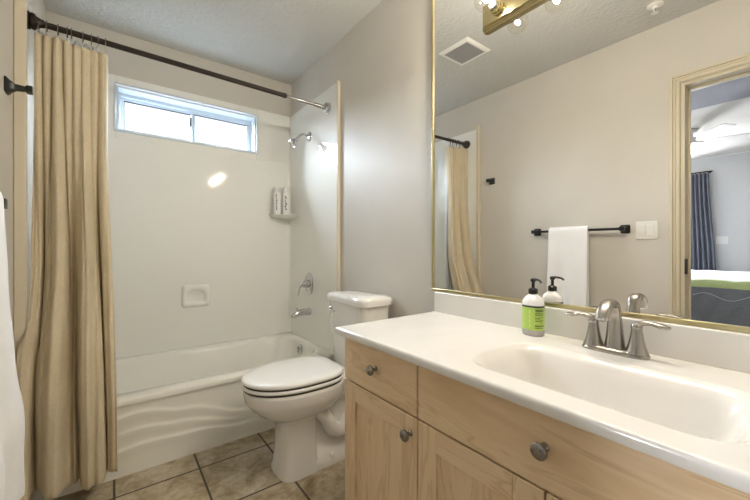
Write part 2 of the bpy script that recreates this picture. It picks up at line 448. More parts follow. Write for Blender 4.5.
# lip: sweep over the front rim and basin lofted below
back = [bm.verts.new((v.co.x, TY0+.03, v.co.z)) for v in g[-1]]
finish('apron', bm, M['tub'], tub, ang=80)
NB = 96
icx, icy = .435, 2.37
def trect(hx, hy, z, n, sx=0, sy=0):
    return [(icx+sx+sup(2*PI*i/NB, hx, hy, n)[0], icy+sy+sup(2*PI*i/NB, hx, hy, n)[1], z) for i in range(NB)]
def orect(z, inset=0.0, r=0):
    # exact rectangle boundary of the tub sampled by ray from basin centre
    out = []
    for i in range(NB):
        th = 2*PI*i/NB; c, s = math.cos(th), math.sin(th)
        ks = []
        if abs(c) > 1e-9: ks.append(((TX1-inset-icx) if c > 0 else (TX0+inset-icx))/c)
        if abs(s) > 1e-9: ks.append(((TY1-inset-icy) if s > 0 else (TY0+inset-icy))/s)
        k = min(q for q in ks if q > 0); out.append((icx+c*k, icy+s*k, z))
    return out
bm = bmesh.new()
rings = [orect(RZ-.032, .012), orect(RZ-.030, .0), orect(RZ-.012, .0), orect(RZ-.003, .004), orect(RZ, .014),
         trect(.700, .318, RZ+.0, 7, 0, .0), trect(.690, .300, RZ-.008, 6.5), trect(.683, .287, RZ-.03, 6), trect(.655, .262, .17, 5.0, .0),
         trect(.59, .24, .10, 4.5), trect(.55, .20, .065, 4), trect(.40, .12, .058, 3)]
loft(bm, rings, cap0=False)
finish('basin', bm, M['tub'], tub, ang=50)
bm = bmesh.new(); lathe(bm, (1.104, 2.40, .300), (-1, 0, .12), [(.036, -.006), (.036, .004), (.031, .009), (.012, .010)], 28)
box(bm, 1.087, 1.094, 2.394, 2.406, .277, .323)
finish('overflow_plate', bm, M['chrome'], tub)

# ------------------------------------------------------------------ shower fittings
def chrome_thing(name, label, cat, loc): return empty(name, loc, label, cat)
XP = XR-T
sh = empty('shower_fixture', (XP, 2.37, 1.90), 'chrome shower head on a bent arm high on the right surround panel', 'shower head')
bm = bmesh.new(); lathe(bm, (XP, 2.37, 1.90), (-1, 0, 0), [(.037, 0), (.036, .004), (.022, .012), (.012, .014)], 28); finish('flange', bm, M['chrome'], sh)
bm = bmesh.new(); tube(bm, [(XP, 2.37, 1.90), (XP-.045, 2.37, 1.910), (XP-.075, 2.37, 1.895), (XP-.098, 2.37, 1.868)], .0085); finish('arm', bm, M['chrome'], sh)
bm = bmesh.new(); lathe(bm, (XP-.094, 2.37, 1.872), (-.65, 0, -.76), [(.010, 0), (.014, .004), (.014, .014), (.012, .02), (.020, .030), (.030, .052), (.031, .066), (.027, .070), (.024, .067)], 28); finish('spray_head', bm, M['chrome'], sh)
vl = empty('shower_valve', (XP, 2.37, .790), 'chrome lever valve with tall oval plate above the tub spout', 'valve')
bm = bmesh.new()
d = [(1, 0), (1, .003), (.9, .009), (.45, .013)]
rg = [[(XP-h, 2.37+.062*k*math.cos(2*PI*i/40), .790+.086*k*math.sin(2*PI*i/40)) for i in range(40)] for k, h in d]
loft(bm, rg); finish('plate', bm, M['chrome'], vl)
bm = bmesh.new(); lathe(bm, (XP-.01, 2.37, .790), (-1, 0, 0), [(.03, 0), (.028, .03), (.024, .05), (.015, .058)], 28)
tube(bm, [(XP-.05, 2.37, .790), (XP-.075, 2.375, .770), (XP-.085, 2.38, .730), (XP-.088, 2.383, .705)], [.012, .012, .010, .007], flat=.7)
finish('lever', bm, M['chrome'], vl)
sp = empty('tub_spout', (XP, 2.37, .582), 'chrome tub spout below the lever valve', 'spout')
bm = bmesh.new()
tube(bm, [(XP, 2.37, .582), (XP-.04, 2.37, .582), (XP-.09, 2.37, .577), (XP-.125, 2.37, .562), (XP-.135, 2.37, .547)], [.030, .026, .024, .022, .017], n=20)
finish('spout_body', bm, M['chrome'], sp)
bm = bmesh.new(); lathe(bm, (XP-.10, 2.37, .597), (0, 0, 1), [(.005, 0), (.005, .014), (.008, .016), (.008, .022)], 14); finish('diverter_knob', bm, M['chrome'], sp)

# curtain rod
RY, RZD = 2.08, 2.041
RZR = 2.019
sl = (RZR-RZD)/(XR-XL-2*T)
rod = empty('curtain_rod', (.435, RY, RZD), 'dark bronze tension rod spanning the tub alcove', 'curtain rod')
bm = bmesh.new(); lathe(bm, (XL+T, RY, RZD), (1, 0, sl), [(.013, .03), (.0135, .04), (.0135, 1.14), (.0155, 1.145), (.0155, 1.165), (.012, 1.17)], 20); finish('outer_tube', bm, M['bronze'], rod)
m_ = mat('smoked_metal', (.30, .29, .29), .25, .9)
bm = bmesh.new(); lathe(bm, (XL+T+1.165, RY, RZD+sl*1.165), (1, 0, sl), [(.0095, 0), (.0095, .195), (.0125, .20), (.0125, .26), (.0145, .265), (.0145, .29)], 20); finish('inner_tube', bm, m_, rod)
bm = bmesh.new(); lathe(bm, (XL+T, RY, RZD), (1, 0, 0), [(.036, 0), (.037, .008), (.030, .012), (.034, .016), (.033, .026), (.024, .032), (.018, .045), (.016, .055)], 32); finish('flange', bm, M['bronze'], rod)
bm = bmesh.new(); lathe(bm, (XP, RY, RZR), (-1, 0, 0), [(.037, 0), (.038, .008), (.031, .012), (.035, .016), (.034, .024), (.026, .030), (.018, .034)], 32); finish('flange', bm, M['chrome'], rod)

# curtain hooks
hx = [-.265, -.240, -.203, -.172, -.158, -.118, -.088, -.064, -.036]
for i, x in enumerate(hx):
    bm = bmesh.new(); zr = RZD+sl*(x-XL)
    pts = [(x, RY-.003, zr-.070), (x, RY-.016, zr-.066), (x, RY-.022, zr-.045), (x+.001, RY-.021, zr-.012), (x, RY-.014, zr+.012), (x, RY, zr+.0185), (x, RY+.015, zr+.011), (x, RY+.019, zr-.006), (x, RY+.016, zr-.020)]
    tube(bm, pts, .0017, 8, 5)
    o = finish('curtain_hook', bm, m_)
    where = ['nearest the left wall', 'second from the left wall', 'third from the left wall', 'fourth from the left wall', 'fifth from the left wall', 'fourth from the free edge of the curtain', 'third from the free edge of the curtain', 'second from the free edge of the curtain', 'at the free edge of the curtain'][i]
    tag(o, 'thin wire curtain hook on the rod, ' + where, 'hook', 'wire hooks on the curtain rod')

# curtain sheet
def sheet(name, nx, nz, fn, m, label, cat, thick=.002):
    bm = bmesh.new(); g = [[bm.verts.new(fn(i/nx, j/nz)) for i in range(nx+1)] for j in range(nz+1)]
    for j in range(nz):
        for i in range(nx): bm.faces.new((g[j][i], g[j][i+1], g[j+1][i+1], g[j+1][i]))
    o = finish(name, bm, m, solid=thick, ang=180); tag(o, label, cat); return o
def sm(t): t = max(0, min(1, t)); return t*t*(3-2*t)
def curtain_fn(s, t):      # t 0 top, 1 bottom
    zt = 1.994 - .014*abs(math.sin(s*PI*9))-.008*s; z = zt + (.085-zt)*t + .012*t*math.sin(s*7)
    xl = -.288; xr = -.030 + .050*sm((t-.1)*1.1)
    u = s + .022*math.sin(s*11+1.3)*t
    x = xl + (xr-xl)*u
    ph = s*PI*2*8.2 + .8*math.sin(s*9)
    a_top = .026*math.sin(ph) + .006*math.sin(ph*2.1+1)
    ph2 = s*PI*2*2.9 - 1.5 + .35*math.sin(t*4)
    a_bot = .055*math.sin(ph2) + .018*math.sin(s*PI*2*7.1+.5+t) + .006*math.sin(s*PI*2*17+2*t)
    k = sm(t*1.3)
    low = sm((1.05-z)/.70)
    cy = RY - .06*sm(t*1.3) - .145*low
    y = cy + (a_top*(1-k)*(1-.25*k) + a_bot*k*(1+.25*k-.30*low))
    lim = YT-.010
    if z < .40: y = lim - .012 + .012*math.tanh((y-lim+.012)/.012) if y > lim-.012 else y
    elif z < .50: y = min(y, lim+(z-.40)*2.0)
    x += .010*math.cos(ph)*(1-k) + .014*math.cos(ph2)*k
    x -= .016*low*(1-s)**2 + .012*sm(t*2)*(1-s)**3*(y < 1.94)
    return (max(x, XL+.006+.036*sm((y-1.895)/.035)), y, z)
sheet('shower_curtain', 260, 110, curtain_fn, M['curtain'], 'tan linen shower curtain bunched at the left end of the tub', 'shower curtain')
def liner_fn(s, t):
    z = 2.026 - .012*abs(math.sin(s*PI*6)) -.008*s + (.375-2.026)*t
    x = -.285 + .03*sm(t*2) + (.215-.02*t)*s
    y = RY+.028 + .035*sm(t*1.3) + .016*math.sin(s*PI*2*7+.4)
    return (x, y, z)
sheet('shower_liner', 110, 30, liner_fn, M['liner'], 'white shower liner hanging behind the tan curtain, showing between its hooks', 'shower liner', .0012)

# ------------------------------------------------------------------ toilet
TYC = 1.572
def U(u, y, z): return (XR-u, TYC+y, z)
to = empty('toilet', (XR-.4, TYC, 0), 'white two-piece toilet with closed lid between bathtub and vanity', 'toilet')
NT = 64
def egg(uc, f, b, hw, z, n=2.3, nb=2.6):
    out = []
    for i in range(NT):
        th = 2*PI*i/NT; c = math.cos(th)
        x, y = sup(th, f if c > 0 else b, hw, n if c > 0 else nb)
        out.append(U(uc+x, y, z))
    return out
bm = bmesh.new()
rings = [egg(.500, .092, .100, .110, 0, 3.2, 5), egg(.500, .092, .100, .110, .012, 3.2, 5), egg(.498, .086, .095, .103, .03, 3.2, 5), egg(.496, .082, .092, .098, .10, 3, 4.5), egg(.496, .080, .092, .096, .18, 2.8, 4),
         egg(.496, .083, .094, .097, .245, 2.7, 3.8), egg(.497, .095, .11, .099, .262, 2.5, 3.4), egg(.495, .135, .15, .117, .278, 2.4, 3), egg(.490, .178, .195, .146, .300, 2.2, 2.8), egg(.490, .208, .22, .165, .328, 2.1, 2.7),
         egg(.490, .226, .235, .174, .352, 2.1, 2.7), egg(.490, .236, .235, .180, .366, 2.1, 2.7), egg(.490, .240, .238, .183, .400, 2.1, 2.7), egg(.490, .240, .238, .183, .414, 2.1, 2.7), egg(.490, .232, .232, .176, .420, 2.1, 2.7)]
loft(bm, rings); finish('bowl', bm, M['porc'], to, ang=70)
# rear body, deck and foot
bm = bmesh.new()
def rr(u0, u1, hw, z, n=5):
    uc, h = (u0+u1)/2, (u1-u0)/2
    return [U(uc+sup(2*PI*i/40, h, hw, n)[0], sup(2*PI*i/40, h, hw, n)[1], z) for i in range(40)]
loft(bm, [rr(.10, .50, .104, 0), rr(.10, .50, .104, .015), rr(.11, .50, .098, .030), rr(.12, .49, .075, .055), rr(.13, .48, .050, .10), rr(.15, .47, .042, .20), rr(.12, .46, .055, .29), rr(.07, .42, .095, .345), rr(.05, .38, .125, .375), rr(.045, .36, .13, .414)])
finish('rear_body', bm, M['porc'], to, ang=70)
for s in (-1, 1):
    bm = bmesh.new()
    tube(bm, [U(.42, s*.045, .275), U(.36, s*.062, .225), U(.325, s*.066, .165), U(.27, s*.066, .14), U(.215, s*.060, .19), U(.175, s*.058, .24), U(.13, s*.055, .20), U(.125, s*.05, .10), U(.13, s*.05, .03)],
         [.03, .036, .038, .037, .036, .037, .038, .036, .035], 18)
    finish('trapway', bm, M['porc'], to, ang=80)
    bm = bmesh.new(); lathe(bm, U(.335, s*.083, .026), (0, 0, 1), [(.018, -.004), (.018, .006), (.015, .018), (.008, .024), (.002, .025)], 20)
    finish('bolt_cap', bm, M['white'], to)
# seat and lid
def slab(name, z0, z1, k, m, dome=0):
    bm = bmesh.new(); a = lambda s, z: egg(.490, .248*s*k, .215*s*k, .187*s*k, z, 2.05, 3.4)
    e = 1-.012/k
    rg = [a(e-.01, z0), a(1, z0+.003), a(1.0, z1-.008), a(.985, z1-.003), a(.95, z1+dome*.3)]
    if dome: rg += [a(.75, z1+dome*.7), a(.45, z1+dome*.95), a(.15, z1+dome)]
    loft(bm, rg); return finish(name, bm, m, to, ang=60)
slab('seat', .4275, .445, 1.0, M['seat'])
slab('lid', .4515, .470, 1.0, M['seat'], .004)
bm = bmesh.new(); loft(bm, [egg(.490, .242, .210, .181, .419, 2.05, 3.4), egg(.490, .242, .210, .181, .455, 2.05, 3.4)]); finish('seat_gap_shadow', bm, M['gapshade'], to).name = 'gap_shade'  # dark filler, stands in for the shade in the gaps around the seat
for s in (-1, 1):
    bm = bmesh.new(); x0_, x1_ = .262, .30
    p = [U(x0_, s*.075-.018, .418), U(x1_, s*.075+.018, .455)]
    box(bm, p[1][0], p[0][0], p[0][1], p[1][1], .418, .455)
    finish('seat_hinge', bm, M['seat'], to, bev=.006)
# tank
bm = bmesh.new()
loft(bm, [rr(.045, .19, .165, .414, 7), rr(.04, .195, .175, .43, 7), rr(.03, .205, .182, .60, 7), rr(.025, .212, .188, .761, 7)])
finish('tank', bm, M['porc'], to, ang=60)
bm = bmesh.new()
loft(bm, [rr(.022, .216, .193, .760, 7), rr(.016, .226, .200, .765, 7), rr(.014, .228, .201, .790, 7), rr(.018, .224, .197, .801, 6), rr(.035, .208, .182, .808, 5), rr(.09, .15, .12, .810, 4)])
finish('tank_lid', bm, M['porc'], to, ang=50)
bm = bmesh.new(); lathe(bm, U(.208, .135, .718), (-1, 0, 0), [(.012, 0), (.012, .008), (.008, .012)], 16)
tube(bm, [U(.222, .135, .718), U(.226, .11, .716), U(.226, .075, .711)], [.006, .006, .007], flat=.7)
finish('flush_lever', bm, M['chrome'], to)

# ------------------------------------------------------------------ vanity cabinet
FX = .672; CY1, CY0 = 1.075, -.385; CT = .746
va = empty('vanity_cabinet', (.93, .35, 0), 'light maple vanity cabinet with nickel knobs under the white counter', 'cabinet')
bm = bmesh.new()
for b in ((FX+.022, XR-.002, CY1-.022, CY1-.004, .09, .745), (FX+.022, XR-.002, CY0, CY0+.018, .09, .745),
          (FX+.022, XR-.002, CY0, CY1-.004, .09, .105), (XR-.012, XR-.002, CY0, CY1-.004, .09, .60)): box(bm, *b)
box(bm, FX+.09, XR-.002, CY0+.02, CY1-.02, 0, .09)
finish('body', bm, M['woodv'], va, bev=.001)
bm = bmesh.new(); box(bm, FX+.0195, FX+.0215, CY0+.002, CY1-.006, .095, .742)
finish('shaded_face_frame', bm, M['frameshade'], va)  # face frame coloured dark to give the shade in gaps between fronts
def knob(parent, y, z):
    bm = bmesh.new()
    lathe(bm, (FX+.0005, y, z), (-1, 0, 0), [(.009, 0), (.0085, .003), (.0055, .006), (.005, .014), (.007, .018), (.0145, .020), (.0165, .023), (.0165, .027), (.0135, .030), (.006, .0315)], 28)
    finish('knob', bm, M['knob'], parent)
def drawer(y0, y1, z0, z1, name='drawer'):
    d = boxo(name, (FX, FX+.0195, y0, y1, z0, z1), M['woodh'], va, bev=.002)
    knob(d, (y0+y1)/2, (z0+z1)/2+.008); return d
def door(y0, y1, z0, z1, ky):
    s = .066
    d = boxo('door', (FX+.0085, FX+.018, y0+s-.006, y1-s+.006, z0+s-.006, z1-s+.010), M['woodv'], va)
    for b in ((FX, FX+.0195, y0, y0+s, z0, z1), (FX, FX+.0195, y1-s, y1, z0, z1)): boxo('stile', b, M['woodv'], d, bev=.0015)
    for b in ((FX+.0002, FX+.0193, y0+s+.0003, y1-s-.0003, z1-s+.004, z1-.0002), (FX+.0002, FX+.0193, y0+s+.0003, y1-s-.0003, z0+.0002, z0+s)): boxo('rail', b, M['woodh'], d, bev=.001)
    knob(d, ky, z1-.048); return d
G = .0028
ys = [CY1-.002, .693, .337, -.019, CY0+.002]
drawer(ys[1]+G, ys[0], .586, .738)
drawer(ys[3]+G, ys[1]-G, .586, .738, 'drawer_front')
drawer(ys[4], ys[3]-G, .586, .738)
DZ0, DZ1 = .10, .581
door(ys[1]+G, ys[0], DZ0, DZ1, ys[1]+.028)
door(ys[2]+G, ys[1]-G, DZ0, DZ1, ys[2]+.03)
door(ys[3]+G, ys[2]-G, DZ0, DZ1, ys[2]-.03)
door(ys[4], ys[3]-G, DZ0, DZ1, ys[3]-.03)

# countertop with moulded basin
ct = empty('vanity_countertop', (.93, .35, CT), 'off-white cultured marble vanity top with moulded rectangular sink and backsplash', 'countertop')
X0, X1, Y0, Y1, ZT = .650, XR-.001, CY0-.015, 1.092, .770
bcx, bcy, bhx, bhy, brad = .868, .322, .156, .264, .085
def sdf(x, y):
    qx, qy = abs(x-bcx)-(bhx-brad), abs(y-bcy)-(bhy-brad)
    return brad - (math.hypot(max(qx, 0), max(qy, 0)) + min(max(qx, qy), 0))
def depth(x, y):
    d = sdf(x, y)
    if d <= 0: return 0
    a = .010*sm(d/.022)
    b = .105*sm((d-.016)/.062)
    return a + b + .006*sm((d-.05)/.08)
bm = bmesh.new(); st = .0055
nx = int((X1-X0)/st); ny = int((Y1-Y0)/st); g = []
for i in range(nx+1):
    x = X0+(X1-X0)*i/nx; row = []
    for j in range(ny+1):
        y = Y0+(Y1-Y0)*j/ny; row.append(bm.verts.new((x, y, ZT-depth(x, y))))
    g.append(row)
for i in range(nx):
    for j in range(ny): bm.faces.new((g[i][j], g[i+1][j], g[i+1][j+1], g[i][j+1]))
# rounded nose around front and left edge
loop = [g[i][ny].co.copy() for i in range(nx, -1, -1)] + [g[0][j].co.copy() for j in range(ny-1, -1, -1)] + [g[i][0].co.copy() for i in range(1, nx+1)]
prev = [g[i][ny] for i in range(nx, -1, -1)] + [g[0][j] for j in range(ny-1, -1, -1)] + [g[i][0] for i in range(1, nx+1)]
for off, dz in ((.003, -.001), (.0055, -.004), (.0065, -.009), (.0065, -.020), (.0045, -.024), (-.02, -.024)):
    cur = []
    for c in loop:
        ox = -off if c.x <= X0+1e-4 else 0
        oy = off if c.y >= Y1-1e-4 else (-off if c.y <= Y0+1e-4 else 0)
        cur.append(bm.verts.new((c.x+ox, c.y+oy, ZT+dz)))
    for a in range(len(loop)-1): bm.faces.new((prev[a], prev[a+1], cur[a+1], cur[a]))
    prev = cur
finish('counter_slab', bm, M['counter'], ct, ang=60)
boxo('backsplash', (XR-.022, XR-.001, Y0, Y1+.004, ZT-.002, .860), M['counter'], ct, bev=.004)
bm = bmesh.new(); zd = ZT-depth(bcx, bcy)
lathe(bm, (bcx+.02, bcy, zd), (0, 0, 1), [(.030, -.002), (.030, .002), (.024, .003), (.020, -.001)], 28)
lathe(bm, (bcx+.02, bcy, zd), (0, 0, 1), [(.017, 0), (.017, .006), (.010, .008)], 24)
finish('drain', bm, M['nickel'], ct)

# ------------------------------------------------------------------ mirror
MZ0, MZ1, MY1, MY0 = .8605, 2.30, 1.118, -.40
mi = empty('wall_mirror', (XR, .36, MZ0), 'large wall mirror with thin gold frame above the vanity backsplash', 'mirror')
boxo('glass', (XR-.006, XR-.001, MY0, MY1, MZ0, MZ1), M['mirror'], mi)
fw = .011
bm = bmesh.new(); a, b = XR-.013, XR-.0005
box(bm, a, b, MY0-fw, MY1+.004, MZ0, MZ0+fw+.003); box(bm, a, b, MY0-fw, MY1+.004, MZ1-fw, MZ1+.003)
box(bm, a, b, MY1-fw+.004, MY1+.004, MZ0+fw+.003, MZ1-fw); box(bm, a, b, MY0-fw, MY0, MZ0+fw+.003, MZ1-fw)
finish('frame', bm, M['gold'], mi, bev=.002)

# vanity light
LY1, LY0 = .835, .215
vx = XR-.006
vl = empty('vanity_light', (vx, .52, 1.965), 'brass bath bar light with clear globe bulbs at the mirror top', 'light fixture')
bm = bmesh.new()
def plate(x, k, hz): return [(x, LY0-k, 1.968-hz), (x, LY1+k, 1.968-hz), (x, LY1+k, 1.968+hz), (x, LY0-k, 1.968+hz)]
loft(bm, [plate(vx-.0005, 0, .052), plate(vx-.010, 0, .052), plate(vx-.012, -.003, .049), plate(vx-.020, -.003, .049), plate(vx-.028, -.012, .040)])
finish('plate', bm, M['brass'], vl, bev=.001)
for i in range(4):
    y = .757-.1525*i
    bm = bmesh.new(); lathe(bm, (vx-.028, y, 1.965), (-1, 0, 0), [(.024, 0), (.024, .006), (.020, .008), (.020, .014), (.022, .016), (.022, .022), (.018, .024), (.018, .030)], 24, mi=0)
    s = finish('socket', bm, M['brass'], vl)
    bm = bmesh.new(); lathe(bm, (vx-.057, y, 1.965), (-1, 0, 0), [(.0165, 0), (.0165, .003), (.0145, .005), (.0165, .008), (.014, .011)], 24); finish('socket_collar', bm, M['black'], s)
    r = .040; cxb = .050
    prof = [(.013, .008)] + [(r*math.sin(a), cxb-r*math.cos(a)) for a in [R(18+162*k/22) for k in range(23)]]
    bm = bmesh.new(); lathe(bm, (vx-.057, y, 1.965), (-1, 0, 0), prof, 32, cap0=False); finish('bulb', bm, M['bulbglass'], s, ang=180)
    bm = bmesh.new()
    lathe(bm, (vx-.057-.040, y, 1.965), (-1, 0, 0), [(.003, 0), (.0065, .003), (.0065, .015), (.003, .018)], 12)
    finish('filament', bm, M['filament'], s)

# ------------------------------------------------------------------ faucet
fa = empty('faucet', (1.108, .362, ZT), 'brushed nickel two-handle faucet behind the sink', 'faucet')
fx, fy = 1.108, .362
def stad(hx_, hy_, z, n=3):
    return [(fx+sup(2*PI*i/56, hx_, hy_, n)[0]*(1+.0*i), fy+sup(2*PI*i/56, hx_, hy_, n)[1], z) for i in range(56)]
bm = bmesh.new(); loft(bm, [stad(.028, .080, ZT), stad(.028, .080, ZT+.006), stad(.025, .077, ZT+.011), stad(.019, .070, ZT+.0145)]); finish('base_plate', bm, M['nickel'], fa)
bm = bmesh.new()
tube(bm, [(fx+.004, fy, ZT+.010), (fx+.004, fy, ZT+.055), (fx+.001, fy, ZT+.102), (fx-.014, fy, ZT+.134), (fx-.040, fy, ZT+.140), (fx-.068, fy, ZT+.126), (fx-.088, fy, ZT+.104)],
     [.0265, .0205, .0170, .0175, .0185, .0175, .0150], n=24, k=8, flat=[.92, .82, .72, .62, .58, .58, .62], up=(1, 0, 0))
finish('spout', bm, M['nickel'], fa, ang=60)
bm = bmesh.new(); lathe(bm, (fx-.084, fy, ZT+.110), (-.55, 0, -.83), [(.0095, 0), (.0095, .012), (.007, .012)], 18); finish('aerator', bm, M['chrome'], fa)
for s in (1, -1):
    hy = fy+s*.0515
    bm = bmesh.new(); lathe(bm, (fx, hy, ZT+.010), (0, 0, 1), [(.0265, 0), (.0255, .004), (.0205, .018), (.0160, .038), (.0130, .058), (.0122, .064)], 28)
    h = finish('handle_base', bm, M['nickel'], fa)
    bm = bmesh.new()
    lathe(bm, (fx, hy, ZT+.0745), (0, 0, 1), [(.0128, 0), (.0134, .003), (.0132, .010), (.0105, .014), (.004, .0155)], 24)
    tube(bm, [(fx, hy-s*.004, ZT+.080), (fx-.002, hy+s*.014, ZT+.0925), (fx-.005, hy+s*.034, ZT+.0945), (fx-.008, hy+s*.055, ZT+.0915), (fx-.010, hy+s*.072, ZT+.090)],
         [.0115, .0105, .0090, .0120, .0055], n=18, flat=[.85, .75, .65, .6, .6], up=(0, 0, 1))
    finish('lever', bm, M['nickel'], h)

# ------------------------------------------------------------------ soap bottle
sx, sy = 1.118, .600
so = empty('soap_dispenser', (sx, sy, ZT), 'hand soap bottle with black pump and lime green label beside the sink', 'soap dispenser')
def ov(k1, k2, z, n=2.4):
    return [(sx+sup(2*PI*i/48, k1, k2, n)[0], sy+sup(2*PI*i/48, k1, k2, n)[1], z) for i in range(48)]
A = lambda k, z: ov(.0275*k, .034*k, ZT+z)
bm = bmesh.new(); loft(bm, [A(.90, 0), A(.97, .003), A(1, .008), A(1, .022)]); finish('soap_fill', bm, M['soapl'], so)
bm = bmesh.new(); loft(bm, [A(1, .022), A(1, .104), A(.97, .112), A(.86, .121), A(.60, .130), A(.42, .134), A(.40, .138)]); finish('bottle_body', bm, M['soapw'], so)
# label wraps the body
bm = bmesh.new(); loft(bm, [A(1.012, .020), A(1.012, .094)], False, False); lb = finish('label_wrap', bm, M['green'], so); lb['label'] = 'lime green printed label'
bm = bmesh.new(); loft(bm, [A(1.016, .094), A(1.016, .100)], False, False); finish('label_band', bm, M['inkb'], lb)
# small print on the side turned to the camera
def onlabel(ang, z, k=1.02):
    x, y = sup(ang, .0275*k, .034*k, 2.4); return (sx+x, sy+y, ZT+z)
bm = bmesh.new()
def dash(a0, a1, z0, z1):
    n = 4
    lo = [bm.verts.new(onlabel(a0+(a1-a0)*i/n, z0, 1.022)) for i in range(n+1)]; hi = [bm.verts.new(onlabel(a0+(a1-a0)*i/n, z1, 1.022)) for i in range(n+1)]
    for i in range(n): bm.faces.new((lo[i], lo[i+1], hi[i+1], hi[i]))
rnd = random.Random(3)
c_ = R(238)
a = c_-.30
while a < c_+.50:       # heading letters
    w_ = .075; dash(a, a+w_*.7, .081, .089); a += w_
for zz, hh_, a0, a1 in ((.074, .003, -.34, .5), (.069, .002, -.34, .45), (.058, .003, -.34, .1), (.050, .003, -.34, .15), (.033, .0045, -.34, .5), (.027, .003, -.34, .5), (.062, .002, .15, .5), (.053, .002, .2, .5), (.045, .002, .15, .4)):
    a = c_+a0
    while a < c_+a1:
        w_ = rnd.uniform(.04, .11); dash(a, a+w_, zz, zz+hh_); a += w_+.03
finish('label_print', bm, M['ink'], lb)
bm = bmesh.new()
for z0_ in (.030, .045, .060, .075):
    lo = c_-.95
    dash(lo, lo+.10, z0_, z0_+.010)
finish('label_print', bm, mat('pale_print', (.66, .82, .30), .5), lb)
bm = bmesh.new(); lathe(bm, (sx, sy, ZT+.136), (0, 0, 1), [(.0125, 0), (.0145, .002), (.0145, .016), (.011, .019), (.006, .021), (.005, .022), (.005, .040), (.0085, .042), (.0085, .050), (.005, .052)], 24)
dx, dy = -.35, -.94
tube(bm, [(sx-dx*.006, sy-dy*.006, ZT+.184), (sx+dx*.012, sy+dy*.012, ZT+.1855), (sx+dx*.028, sy+dy*.028, ZT+.183), (sx+dx*.036, sy+dy*.036, ZT+.176)], [.0055, .005, .0042, .0035], n=12, flat=.8)
finish('pump', bm, M['black'], so)

# ------------------------------------------------------------------ bottles on the shelf
def shampoo(loc, rz, label, plainness):
    e = empty('toiletry_bottle', loc, label, 'bottle', 'white bottles on the corner shelf')
    x, y, z = loc
    def o_(k, h, n=3): return [(x+sup(2*PI*i/36, .030*k, .024*k, n)[0], y+sup(2*PI*i/36, .030*k, .024*k, n)[1], z+h) for i in range(36)]
    bm = bmesh.new(); loft(bm, [o_(.92, 0), o_(1, .006), o_(1, .165), o_(.93, .176), o_(.72, .181)]); finish('body', bm, M['soapw'], e)
    bm = bmesh.new(); loft(bm, [o_(.80, .181), o_(.80, .212), o_(.74, .216)]); finish('cap', bm, M['white'], e)
    bm = bmesh.new(); rn = random.Random(plainness)
    hgt = .035
    while hgt < .150:
        w1 = rn.uniform(.008, .016); h1 = rn.uniform(.009, .017); xo = -.021 + rn.uniform(-.003, .003)
        yy = y-.0246
        f = [bm.verts.new((x+xo+q_[0], yy, z+hgt+q_[1])) for q_ in ((0, 0), (w1, .002), (w1*.8, h1), (.001, h1*.8))]
        bm.faces.new(f); hgt += h1+rn.uniform(.001, .007)
    finish('label_print', bm, M['inkb'], e)
shampoo((1.035, 2.665, SHZ+.002), 0, 'white toiletry bottle with dark print standing left on the corner shelf', 1)
shampoo((1.100, 2.640, SHZ+.002), 0, 'white toiletry bottle with dark print standing right on the corner shelf, by the corner', 5)

# ------------------------------------------------------------------ hook, towel bar, towel, switch on the left wall
def square_post(name, x0_, y, z, L, parent, m):
    bm = bmesh.new()
    def sq(x, h): return [(x, y+sup(2*PI*i/32+PI/4, h, h, 9)[0], z+sup(2*PI*i/32+PI/4, h, h, 9)[1]) for i in range(32)]
    loft(bm, [sq(x0_+.0005, .028), sq(x0_+.006, .028), sq(x0_+.014, .019), sq(x0_+.028, .011), sq(x0_+L-.020, .009), sq(x0_+L-.016, .014), sq(x0_+L, .014)])
    return finish(name, bm, m, parent, ang=35)
o = square_post('robe_hook', XL, 1.82, 1.655, .072, None, M['black']); tag(o, 'small black square robe hook on the left wall near the curtain', 'hook')
tb = empty('towel_bar', (XL, 1.11, 1.185), 'black towel bar with square posts on the left wall', 'towel bar')
BZ_ = 1.185; bxr = XL+.062
square_post('post', XL, 1.405, BZ_, .075, tb, M['black']); square_post('post', XL, .815, BZ_, .075, tb, M['black'])
bm = bmesh.new(); h = .0085; box(bm, bxr-h, bxr+h, .815, 1.405, BZ_-h, BZ_+h); finish('bar', bm, M['black'], tb, bev=.0015)
# towel: folded, draped over the bar; front flap longer and thick
bm = bmesh.new(); ny_, nt_ = 60, 90
TY0_, TY1_ = 1.01, 1.275
def towel_path(t):
    # t 0 back bottom .. 1 front bottom ; returns (x,z) centreline
    zb = .62; zf = .42; rr_ = .0225
    Lb = BZ_-zb; Lf = BZ_-zf; La = PI*rr_; L = Lb+La+Lf; s = t*L
    if s < Lb: return bxr-rr_, zb+s, 0
    if s < Lb+La:
        a = (s-Lb)/rr_; return bxr-rr_*math.cos(a), BZ_+rr_*math.sin(a), 0
    d = s-Lb-La; return bxr+rr_, BZ_-d, d/Lf
g = []
for j in range(nt_+1):
    t = j/nt_; x, z, f = towel_path(t); row = []
    for i in range(ny_+1):
        s = i/ny_
        y = TY0_+(TY1_-TY0_)*s + .012*(s-.5)*f - (.020*(s-.5) if x < bxr-.008 else 0)
        wav = f*(.012*math.sin(s*PI*2.2+.6)+.006*math.sin(s*PI*5+f*3)+.003*math.sin(f*23+s*4))
        ed = .030*sm(f*1.15)+.006*math.sin(f*9+s)*f
        row.append(bm.verts.new((x+wav*.9+ed*(.55+.45*s), y, z+.010*math.sin(s*5)*f)))
    g.append(row)
for j in range(nt_):
    for i in range(ny_): bm.faces.new((g[j][i], g[j][i+1], g[j+1][i+1], g[j+1][i]))
tw = finish('towel', bm, M['towel'], ang=180)
md = tw.modifiers.new('solid', 'SOLIDIFY'); md.thickness = .018; md.offset = 0
